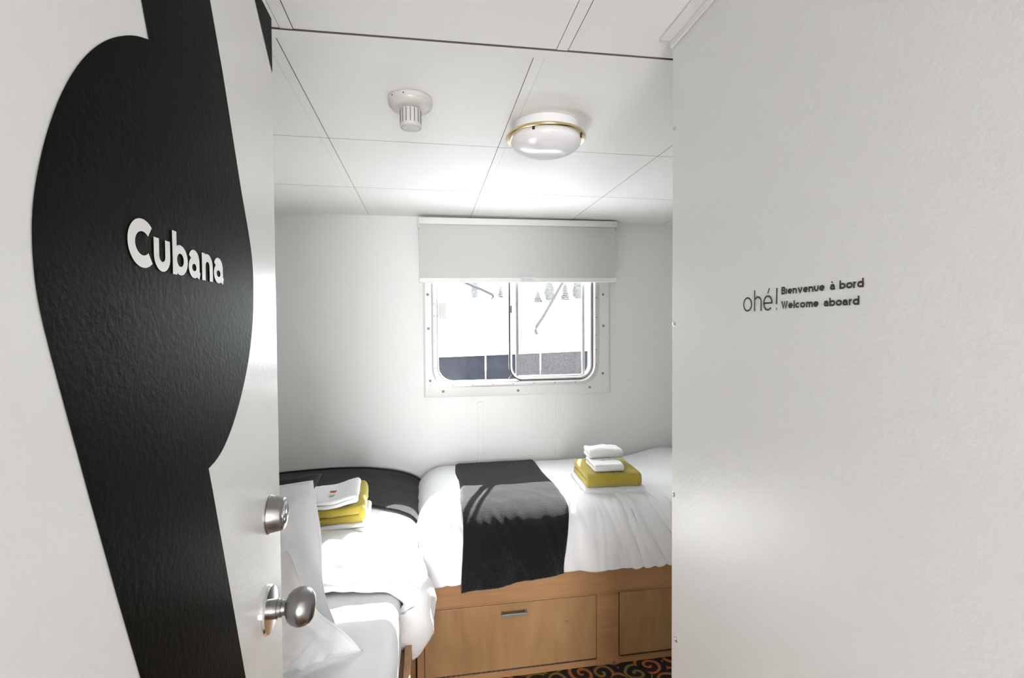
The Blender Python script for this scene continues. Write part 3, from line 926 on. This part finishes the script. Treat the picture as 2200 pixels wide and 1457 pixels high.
tag(duv, 'white duvet with creased hanging front on the right bunk below the window', 'duvet', 'bed duvets')

def throw_r(u, v):
    t = 0.045 + 0.965 * v
    xl = 0.150 - 0.022 * smoothstep(0.5, 1.0, t) + 0.004 * math.sin(t * 17)
    xr = 0.605 - 0.045 * smoothstep(0.75, 1.0, t) + 0.006 * math.sin(t * 11 + 1)
    x = xl + (xr - xl) * u
    tt = min(t, 1.0)
    p = right_surface(x, tt, 0.021 + 0.004 * fbm(x * 5, t * 5, 4.0), 0.25)
    if t > 0.985:
        p.z -= (t - 0.985) * 0.7
    edge = min(u, 1 - u)
    p.y -= 0.006 * smoothstep(0.7, 1, t) * (1 + math.sin(x * 30))
    p.z -= 0.010 * smoothstep(0.03, 0.0, edge) * (1 - smoothstep(0.6, 0.8, t))
    if t > 0.95:
        p.z += (0.014 * u - 0.012 * (1 - u)) * (t - 0.95) / 0.05
        p.y = min(p.y, 2.030)
    return p
thr = grid('throw_blanket', throw_r, 90, 150, M['throw'], None, thick=0.010)
tag(thr, 'black fleece throw hanging over the front of the right bunk', 'blanket', 'black bed throws')

def throw_edge(u, v):   # the folded-under layer that shows along the left edge
    t = 0.30 + 0.70 * v
    x = 0.128 + 0.014 * math.sin(t * 9) * 0.3 + 0.03 * u - 0.012 * smoothstep(0.5, 1.0, t) + 0.018 * (1 - smoothstep(0.3, 0.6, t))
    p = right_surface(x, t, 0.007, 0.25)
    if t > 0.95:
        p.y = min(p.y, 2.034)
    return p
thf = grid('folded_edge', throw_edge, 6, 60, M['throw'], thr, thick=0.005)

# ------------------------------------------------------------------ bunk on the left (along the side wall)
lb = thing('bunk_bed', (-0.52, 2.0, 0), 'low birch bunk along the side wall beside the open door', 'bed')
bm = bmesh.new()
add_box(bm, -0.085, -0.062, 1.06, 2.935, 0.0, 0.440)
from_bm('side_rail', bm, M['wood_rail'], lb, bevel=0.003)
box('foot_board', -0.985, -0.087, 1.08, 2.93, 0.30, 0.42, M['wood_face'], lb)
box('base_box', -0.985, -0.10, 1.08, 2.93, 0.0, 0.30, M['wood_face'], lb)
box('headboard', -0.99, -0.062, 1.025, 1.058, 0.0, 0.60, M['wood_rail'], lb, bevel=0.004)
def mattress_l(u, v):
    pts = rr_prof
    k = u * (len(pts) - 1); i = min(int(k), len(pts) - 2)
    x, z = [a + (b - a) * (k - i) for a, b in zip(pts[i], pts[i + 1])]
    y = 1.065 + 1.86 * v
    w = 0.0025 * fbm(x * 5, y * 5, 8) + 0.002 * ridge(x * 9 + y * 4, y * 3, 2)
    if z > 0.58: z += w
    x += (0.004 * fbm(y * 6, z * 9, 3)) if z < 0.58 else 0
    return (x, y, z)
rr_prof = [(-0.975, 0.425), (-0.975, 0.57)] + [(-0.935 - 0.04 * math.cos(a), 0.57 + 0.04 * math.sin(a)) for a in [PI / 2 * i / 6 for i in range(1, 7)]] + \
    [(-0.935 + 0.79 * i / 30, 0.61) for i in range(1, 31)] + [(-0.145 + 0.05 * math.sin(a), 0.56 + 0.05 * math.cos(a)) for a in [PI / 2 * i / 8 for i in range(1, 9)]] + \
    [(-0.095, 0.53), (-0.094, 0.50), (-0.096, 0.46), (-0.097, 0.425)]
grid('mattress', mattress_l, 70, 90, M['sheet'], lb, thick=0.01)

def left_profile(y):
    k = 1 - smoothstep(1.74, 2.08, y)           # how far it hangs over the side
    far = smoothstep(2.2, 2.85, y)
    sh = 0.022 * far
    pts = [(-0.985, 0.60), (-0.94, 0.652), (-0.80, 0.676), (-0.55, 0.688), (-0.33, 0.686 - sh * 0.3), (-0.19, 0.676 - sh), (-0.105, 0.656 - sh * 1.4)]
    a = [(-0.050, 0.640), (-0.018, 0.600), (-0.008, 0.545), (-0.010, 0.490), (-0.024, 0.420), (-0.052, 0.376), (-0.090, 0.360)]
    b = [(-0.075, 0.640 - sh * 1.5), (-0.058, 0.618 - sh), (-0.052, 0.590), (-0.050, 0.570), (-0.051, 0.555), (-0.052, 0.545), (-0.054, 0.540)]
    pts += [(p[0] * k + q[0] * (1 - k), p[1] * k + q[1] * (1 - k)) for p, q in zip(a, b)]
    return catmull([(x, z, 0) for x, z in pts], 110)
LP = {}
def left_surface(u, y, lift=0.0, wr=1.0):
    key = round(y, 4)
    if key not in LP: LP[key] = left_profile(y)
    c = LP[key]
    k = max(0.0, min(109.999, u * 110)); i = int(k)
    q = c[i].lerp(c[i + 1], k - i)
    d = (c[min(i + 2, 110)] - c[max(i - 1, 0)]).normalized()
    n = Vector((-d.y, d.x))
    side = smoothstep(0.70, 0.85, u)
    near = 1 - smoothstep(1.62, 2.05, y)
    a = 0.006 * fbm(q.x * 5, y * 5, 1.0) + (0.005 + 0.009 * near) * ridge(y * 7.5 - q.x * 2.6, q.x * 2.2 + 1.0, 6.0)
    a += side * (0.012 * ridge(y * 9 + q.y * 6, q.y * 4, 2.0) - 0.004)
    a += 0.010 * near * ridge(y * 14 + q.x * 9, q.x * 6, 7.7)
    und = smoothstep(2.15, 2.25, y)
    a *= wr * (1 - 0.65 * und if wr == 1.0 else 1.0)
    return Vector((q.x + n.x * (a + lift), y, q.y + n.y * (a + lift))), n
NV = 120
def duvet_l(u, v):
    edge_y = 1.700 - 0.05 * smoothstep(0.2, 0.75, u) * 0.9 + 0.02 * math.sin(u * 14) * smoothstep(0.5, 0.9, u)
    fat = 1 + 1.8 * smoothstep(0.66, 0.80, u)
    roll = [(-0.040, 0.030), (-0.034, 0.010), (-0.023, -0.002), (-0.010, 0.004), (-0.003, 0.020)]
    j = v * NV
    if j < 5:
        off, dy = roll[int(j)]; off *= fat
    else:
        off, dy = 0.0, 0.035 + (2.928 - edge_y - 0.035) * ((j - 5) / (NV - 5)) ** 1.15
    y = edge_y + dy
    p, n = left_surface(u, y)
    p.z += (0.030 * smoothstep(0.03, 0.15, dy) * (1 - smoothstep(0.24, 0.50, dy)) - 0.032 * (1 - smoothstep(0.0, 0.11, dy))) * (1 - smoothstep(0.62, 0.74, u))
    p = p + Vector((n.x * off, 0, n.y * off))
    return p
duv2 = grid('duvet', duvet_l, 170, NV, M['sheet'], None)
s = duv2.modifiers.new('solid', 'SOLIDIFY'); s.thickness = 0.010; s.offset = -1
tag(duv2, 'white duvet folded back and bulging over the side of the left bunk', 'duvet', 'bed duvets')

def throw_l_uv(u, v):
    uu = 0.08 + 0.885 * u
    ny = 2.335 - 0.14 * smoothstep(0.55, 1.0, u) + 0.012 * math.sin(u * 9)
    y = ny + (2.922 - ny) * v
    y = round(y, 2) + 0.0 if False else y
    return uu, y
def throw_l(u, v):
    uu, y = throw_l_uv(u, v)
    p, n = left_surface(uu, y, 0.014 + 0.003 * fbm(u * 6, v * 6, 3), 0.35)
    return p
thl = grid('throw_blanket', throw_l, 90, 40, M['throw'], None, thick=0.008)
tag(thl, 'black throw spread over the foot of the left bunk against the wall', 'blanket', 'black bed throws')
hem = []
for i in range(46):
    u = i / 45
    p, n = left_surface(throw_l_uv(u, 0.965)[0], throw_l_uv(u, 0.965)[1], 0.018, 0.35); hem.append(p)
for i in range(1, 20):
    p, n = left_surface(throw_l_uv(0.985, 1)[0], throw_l_uv(0.985, 0.965 * (1 - i / 19))[1], 0.018, 0.35); hem.append(p)
tube('hem', hem, 0.0055, M['cushion'], thl, n=8)

# ------------------------------------------------------------------ pillows
def pillow(name, tl, tr, br, bl, thick, seed, mat, label, cat, group=None, flange=0.07, conc=0.020, wave=0.008):
    TL, TR, BR, BL = map(Vector, (tl, tr, br, bl))
    nrm = (TR - TL).cross(BL - TL).normalized()
    n = 56
    def surf(u, v, side):
        a, b = 2 * u - 1, 2 * v - 1
        # concave sides, pointed corners
        pu = u + conc * (1 - b * b) * (-a)
        pu += wave * smoothstep(0.5, 1.0, a) * math.sin(8.0 * v + seed * 1.7)
        pv = v + 0.030 * (1 - a * a) * (-b)
        p = (TL * (1 - pu) + TR * pu) * pv + (BL * (1 - pu) + BR * pu) * (1 - pv)
        m = 1 - flange * 2
        fa = max(0.0, 1 - (abs(a) / m) ** 2.6); fb = max(0.0, 1 - (abs(b) / m) ** 2.6)
        puff = thick * 0.5 * (fa * fb) ** 0.55
        wr = 0.016 * ridge(a * 1.2 + b * 1.6 + seed, b * 3.4 - a * 1.9, seed * 2) * (0.3 + fa * fb) + 0.008 * ridge(a * 4 - b * 2.3, b * 4 + a, seed + 5)
        wr += 0.012 * max(0.0, ridge(a * 0.9 + b * 1.5 + seed * 2, b * 2.0 - a * 2.4, seed)) ** 5 + 0.010 * max(0.0, ridge(a * 2.1 - b * 1.2, b * 2.2 + a * 1.5 + seed, seed + 9)) ** 5
        ed = max(abs(a), abs(b))
        flap = 0.014 * smoothstep(0.75, 1.0, ed) * math.sin(5.2 * (a - b) + seed * 3)
        groove = 0.006 * math.exp(-((ed - m) / 0.018) ** 2)
        return p + nrm * (side * (puff + 0.0022 - min(groove, puff) + wr * smoothstep(1.0, 0.8, ed)) + flap)
    v, f = [], []
    for side in (1, -1):
        for j in range(n + 1):
            for i in range(n + 1):
                v.append(surf(i / n, j / n, side))
    m = (n + 1) * (n + 1)
    for s_ in (0, 1):
        for j in range(n):
            for i in range(n):
                a = s_ * m + j * (n + 1) + i
                q = (a, a + 1, a + n + 2, a + n + 1)
                f.append(q if s_ == 0 else q[::-1])
    rim = [i for i in range(n + 1)] + [j * (n + 1) + n for j in range(1, n + 1)] + [n * (n + 1) + i for i in range(n - 1, -1, -1)] + [j * (n + 1) for j in range(n - 1, 0, -1)]
    for k in range(len(rim)):
        a, b = rim[k], rim[(k + 1) % len(rim)]
        f.append((a, a + m, b + m, b))
    o = from_pd(name, v, f, mat, None, smooth=True)
    fix_normals(o)
    edge = []
    for k in range(4 * 24):
        q, w = divmod(k, 24); w /= 24
        u, vv = ((w, 0), (1, w), (1 - w, 1), (0, 1 - w))[q]
        edge.append((surf(u, vv, 1) + surf(u, vv, -1)) * 0.5)
    tube('seam', edge, 0.0028, mat, o, n=6, closed=True)
    tag(o, label, cat, group)
    return o, surf, n
pl1 = pillow('pillow', (-0.84, 1.435, 1.035), (-0.322, 1.475, 1.066), (-0.270, 1.475, 0.612), (-0.82, 1.42, 0.612), 0.15, 1.3, M['sheet'], 'white pillow standing upright on the left bunk, the taller of two', 'pillow')
pl2 = pillow('pillow', (-0.70, 1.075, 0.96), (-0.322, 1.190, 0.995), (-0.188, 1.395, 0.616), (-0.62, 1.15, 0.612), 0.13, 4.1, M['sheet'], 'white pillow leaning on the left bunk just behind the door knob', 'pillow', flange=0.09, conc=0.060, wave=0.004)
pillow('cushion', (-0.80, 1.64, 1.02), (-0.333, 1.635, 1.036), (-0.53, 1.62, 0.615), (-0.78, 1.61, 0.615), 0.11, 2.2, M['cushion'], 'black cushion standing behind the upright white pillow', 'cushion')

# ------------------------------------------------------------------ folded towels
def folded_towel(name, origin, axis_fold, axis_run, depth, width, layers, t, seed, mat, label, cat, group, gap=0.0016, nlen=16, sag=0.0, square=0.75, lift_fn=None, amp=0.0022, parent=None, flip=False):
    """serpentine section (fold direction x up) extruded along the run axis; origin = bottom corner at fold start"""
    A, B, U = Vector(axis_fold), Vector(axis_run), Vector((0, 0, 1))
    h = t / 2
    cl = []
    for k in range(layers):
        zc = h + k * (t + gap)
        ps = [h + (depth - 2 * h) * i / nlen for i in range(nlen + 1)]
        fwd = (k % 2 == 0) != flip
        if not fwd: ps = ps[::-1]
        for q in ps: cl.append((q, zc))
        if k < layers - 1:
            r = (t + gap) / 2
            xe = ps[-1]
            s_ = 1 if fwd else -1
            for i in range(1, 8):
                a = -PI / 2 + PI * i / 8
                cl.append((xe + s_ * r * abs(math.cos(a)) ** square, zc + r + r * math.copysign(abs(math.sin(a)) ** square, math.sin(a))))
    n = len(cl)
    left, right = [], []
    for i in range(n):
        a = Vector(cl[max(i - 1, 0)]); c = Vector(cl[min(i + 1, n - 1)])
        d = (c - a).normalized(); nn = Vector((-d.y, d.x))
        left.append((Vector(cl[i]), nn)); right.append((Vector(cl[i]), -nn))
    ring = left + right[::-1]
    m = len(ring)
    stations = [0.0, 0.012, 0.03] + [0.03 + 0.94 * i / 14 for i in range(1, 14)] + [0.97, 0.988, 1.0]
    fac = [0.55, 0.85, 1.0] + [1.0] * 13 + [1.0, 0.85, 0.55]
    v, f = [], []
    for w, k in zip(stations, fac):
        for c, nn in ring:
            p = c + nn * h * k
            P = A * p.x + B * (w * width) + U * p.y
            dn = A * nn.x + U * nn.y
            dsp = amp * fbm(P.x * 17 + seed, P.y * 17, P.z * 30 + seed * 3) + amp * 0.5 * fbm(P.x * 60, P.y * 60 + seed, P.z * 60)
            P = P + dn * dsp
            top = p.y / (layers * t)
            P = P + U * (sag * fbm(P.x * 6 + seed, P.y * 6, seed) * top)
            if lift_fn: P = P + U * lift_fn(p.x / depth, w, top)
            v.append(Vector(origin) + P)
    S_ = len(stations)
    for j in range(S_ - 1):
        for i in range(m):
            i2 = (i + 1) % m
            f.append((j * m + i, j * m + i2, (j + 1) * m + i2, (j + 1) * m + i))
    for j in (0, S_ - 1):
        for i in range(n - 1):
            a, b = j * m + i, j * m + i + 1
            c, d = j * m + (m - 1 - i - 1), j * m + (m - 1 - i)
            f.append((a, b, c, d) if j == 0 else (d, c, b, a))
    o = from_pd(name, v, f, mat, parent, smooth=True)
    fix_normals(o)
    if cat: tag(o, label, cat, group)
    return o

def patch(name, cx, cy, z, rx, ry, ang, mat, parent, n=20, sq=1.0):
    v = []
    ca, sa = math.cos(ang), math.sin(ang)
    for i in range(n):
        a = 2 * PI * i / n
        x = rx * math.copysign(abs(math.cos(a)) ** sq, math.cos(a)); y = ry * math.copysign(abs(math.sin(a)) ** sq, math.sin(a))
        v.append((cx + x * ca - y * sa, cy + x * sa + y * ca, z(cx + x * ca - y * sa, cy + x * sa + y * ca) if callable(z) else z))
    return from_pd(name, v, [tuple(range(n))], mat, parent)

X_, Y_ = (1, 0, 0), (0, 1, 0)
def dirs(deg):
    a = math.radians(deg)
    return (math.cos(a), math.sin(a), 0), (-math.sin(a), math.cos(a), 0)
# right stack: folds face the camera (fold axis = +Y), runs along X
r_, f_ = dirs(-3)
ZT = 0.704
folded_towel('bath_towel', (0.713, 2.205, ZT - 0.006), f_, r_, 0.285, 0.292, 2, 0.0215, 1.0, M['terry'], 'white bath towel at the bottom of the right towel stack', 'towel', 'towels stacked on the right bunk', flip=True)
folded_towel('bath_towel', (0.727, 2.212, ZT + 0.037), f_, r_, 0.270, 0.262, 2, 0.0325, 2.0, M['terry_y'], 'mustard yellow folded towel in the stack on the right bunk', 'towel', 'towels stacked on the right bunk', flip=True, square=0.55)
rt = folded_towel('hand_towel', (0.768, 2.222, ZT + 0.106), f_, r_, 0.165, 0.142, 2, 0.0165, 3.0, M['terry'], 'small white folded cloth with tiny marks, front on the right yellow towel', 'towel', 'towels stacked on the right bunk', flip=True)
folded_towel('hand_towel', (0.778, 2.335, ZT + 0.139), f_, r_, 0.105, 0.172, 2, 0.0200, 4.0, M['terry'], 'small white rolled cloth topping the right towel stack', 'towel', 'towels stacked on the right bunk', flip=True, sag=0.012, amp=0.004)
patch('stitched_mark', 0.832, 2.290, ZT + 0.1425, 0.011, 0.007, 0, M['pink'], rt)
patch('stitched_mark', 0.866, 2.292, ZT + 0.1425, 0.010, 0.006, 0, M['teal'], rt)

# left stack: fold loops face right (fold axis = +X), runs along Y (away from the camera)
rl, fl = dirs(4)
rl = Vector(rl); fl = Vector(fl)
def start(x, y): return Vector((x, y, 0)) 
ZL = 0.692
folded_towel('bath_towel', (-0.555, 1.975, ZL - 0.002), rl, fl, 0.312, 0.270, 2, 0.0185, 5.0, M['terry'], 'white bath towel under the yellow towel on the left bunk', 'towel', 'towels stacked on the left bunk', lift_fn=lambda a, w, t: 0.006 * a * a)
folded_towel('bath_towel', (-0.560, 1.985, ZL + 0.039), rl, fl, 0.300, 0.270, 2, 0.0265, 6.0, M['terry_y'], 'mustard yellow towel with curled fold on the left bunk', 'towel', 'towels stacked on the left bunk', lift_fn=lambda a, w, t: (0.016 * smoothstep(0.6, 1.0, a) * t + 0.022 * w * smoothstep(0.7, 1.0, a) * t), sag=0.006)
lt = folded_towel('hand_towel', (-0.545, 1.995, ZL + 0.096), rl, fl, 0.262, 0.200, 2, 0.0165, 7.0, M['terry'], 'small white cloth with red and tan marks topping the left towel stack', 'towel', 'towels stacked on the left bunk', lift_fn=lambda a, w, t: 0.020 * smoothstep(0.6, 1.0, a) + 0.012 * w * a, sag=0.004)
patch('stitched_mark', -0.385, 2.105, ZL + 0.1385, 0.0135, 0.008, 0.07, M['red'], lt, sq=0.4)
patch('stitched_mark', -0.383, 2.060, ZL + 0.1375, 0.012, 0.010, 0.2, M['tan'], lt)

# ------------------------------------------------------------------ outside the window
ground = grid('ground', lambda u, v: (-90 + 180 * u, 6 + 150 * v ** 1.5, -1.2 + 8.3 * smoothstep(14, 120, 6 + 150 * v ** 1.5) + 0.35 * fbm(u * 9, v * 9, 4)), 40, 40, M['snow'])
structure(ground, 'bright snowy shore rising behind the neighbouring boat', 'ground')

boat = thing('boat', (1.5, 9.0, -1.0), 'white hulled boat with dark lower hull moored outside the window', 'boat')
def hull(u, v):
    x = -5 + 14 * u
    top = 1.88 - 0.14 * max(0, (x - 1.5)) - 0.03 * max(0, -x)
    zb = 1.005 + 0.026 * (x - 0.2)
    z = zb + (top - zb) * v
    y = 8.6 + 0.02 * (x - 1) ** 2 - 0.10 * math.sin(v * PI * 0.6) + 0.30 * smoothstep(0.75, 1.0, v)
    return (x, y, z)
grid('white_topsides', hull, 60, 16, M['hull_white'], boat, thick=-0.05)
grid('deck', lambda u, v: (-5 + 14 * u, 8.88 + 0.02 * (13 * u - 6) ** 2 + 2.4 * v, 1.82 - 0.14 * max(0, (-5 + 14 * u) - 1.5) + 0.25 * math.sin(PI * v)), 40, 10, M['hull_white'], boat, thick=0.05)
def rail_pts(dz, dy):
    return [(-5 + 14 * i / 40, 8.6 + 0.02 * (-6 + 14 * i / 40) ** 2 - dy, 1.005 + 0.026 * (-5.2 + 14 * i / 40) + dz) for i in range(41)]
tube('rubbing_strake', rail_pts(0.0, 0.02), 0.035, M['hull_white'], boat, n=8)
for i in range(14):
    x0, x1 = -4.9 + i * 0.985, -4.9 + (i + 1) * 0.985 - 0.03
    yy = lambda x: 8.60 + 0.02 * (x - 1) ** 2
    bm = bmesh.new()
    ps = [(x0, yy(x0)), (x1, yy(x1)), (x1, yy(x1) + 0.05), (x0, yy(x0) + 0.05)]
    lo = [bm.verts.new((x, y, -1.15)) for x, y in ps]
    hi = [bm.verts.new((x, y, 0.985 + 0.026 * (x - 0.2))) for x, y in ps]
    bm.faces.new(lo[::-1]); bm.faces.new(hi)
    for k in range(4): bm.faces.new((lo[k], lo[(k + 1) % 4], hi[(k + 1) % 4], hi[k]))
    from_bm('hull_plate', bm, M['hull_dark'], boat)
box('hull_core', -5.0, 9.0, 9.9, 11.2, -1.15, 0.6, M['hull_white'], boat)
boom = tube('boom', [(1.880, 8.45, 1.35), (1.855, 8.45, 1.42), (1.865, 8.45, 1.48), (1.98, 8.45, 1.64), (2.14, 8.45, 1.91), (2.32, 8.45, 2.22), (2.75, 8.5, 3.0)], 0.028, M['rope'], boat, n=8)
tube('boom', [(0.45, 8.45, 2.33), (0.73, 8.45, 2.20), (0.93, 8.45, 2.12), (1.10, 8.45, 2.04), (1.12, 8.45, 2.01), (1.09, 8.45, 1.965)], 0.025, M['rope'], boat, n=8)

def conifer(x, y, zb, h, r, label, tiers=6, seed=1):
    t = thing('conifer', (x, y, zb), label, 'tree', 'trees on the snowy shore')
    tube('trunk', [(x, y, zb - 0.2), (x, y, zb + h * 0.5)], r * 0.08, M['bark'], t, n=6)
    rnd = random.Random(seed)
    v, f = [], []
    nseg = 14
    for k in range(tiers):
        z0 = zb + h * (0.12 + 0.80 * k / tiers)
        z1 = z0 + h * 0.88 / tiers * 1.7
        rr = r * (1 - 0.85 * k / tiers)
        b = len(v)
        for i in range(nseg):
            a = 2 * PI * i / nseg
            q = rr * (0.75 + 0.5 * rnd.random())
            v.append((x + q * math.cos(a), y + q * math.sin(a), z0 - 0.1 * rr * rnd.random()))
        v.append((x, y, min(z1, zb + h)))
        for i in range(nseg): f.append((b + i, b + (i + 1) % nseg, b + nseg))
        f.append(tuple(b + i for i in range(nseg - 1, -1, -1)))
    from_pd('crown', v, f, M['tree'], t)
    return t
def column_tree(x, y, zb, h, r, label, seed=1):
    t = thing('columnar_tree', (x, y, zb), label, 'tree', 'trees on the snowy shore')
    tube('trunk', [(x, y, zb - 0.2), (x, y, zb + h * 0.5)], r * 0.15, M['bark'], t, n=6)
    def fn(u, v):
        a = 2 * PI * u
        q = r * (0.25 + math.sin(PI * min(1, 0.12 + 0.88 * v)) ** 0.6) * (0.8 + 0.45 * fbm(math.cos(a) * 2 + seed, math.sin(a) * 2, v * 9))
        return (x + q * math.cos(a), y + q * math.sin(a), zb + 0.1 * h + 0.9 * h * v)
    grid('crown', fn, 18, 24, M['tree'], t)
    return t

conifer(24.7, 110, 6.6, 2.9, 1.25, 'small cone shaped pine seen through the right window pane', seed=3)
column_tree(10.4, 110, 7.4, 4.4, 0.75, 'slim tree behind the dark boom in the left window pane', 1)
conifer(16.2, 110, 7.4, 3.4, 0.9, 'narrow pine just left of the window mullion', seed=8)
column_tree(27.4, 110, 6.8, 5.2, 1.0, 'tall columnar tree right of the small pine', 2)
conifer(31.1, 110, 6.9, 5.0, 1.3, 'dense spruce behind the slanting boom', tiers=8, seed=5)
column_tree(34.2, 110, 7.2, 5.0, 1.2, 'columnar tree by the right edge of the window', 6)
bush = grid('autumn_shrub', lambda u, v: (32.3 + 4.2 * (u - 0.5) * (1 + 0.1 * nz(v * 9, u * 9)) , 108 + 1.2 * math.cos(2 * PI * v) * math.sin(PI * u) ** 0.5, 5.75 + (0.30 + 0.25 * nz(u * 14, v * 5)) * math.sin(2 * PI * v) * math.sin(PI * u) ** 0.5), 24, 14, M['rust'])
tag(bush, 'low russet shrub on the snowy shore below the trees', 'shrub')
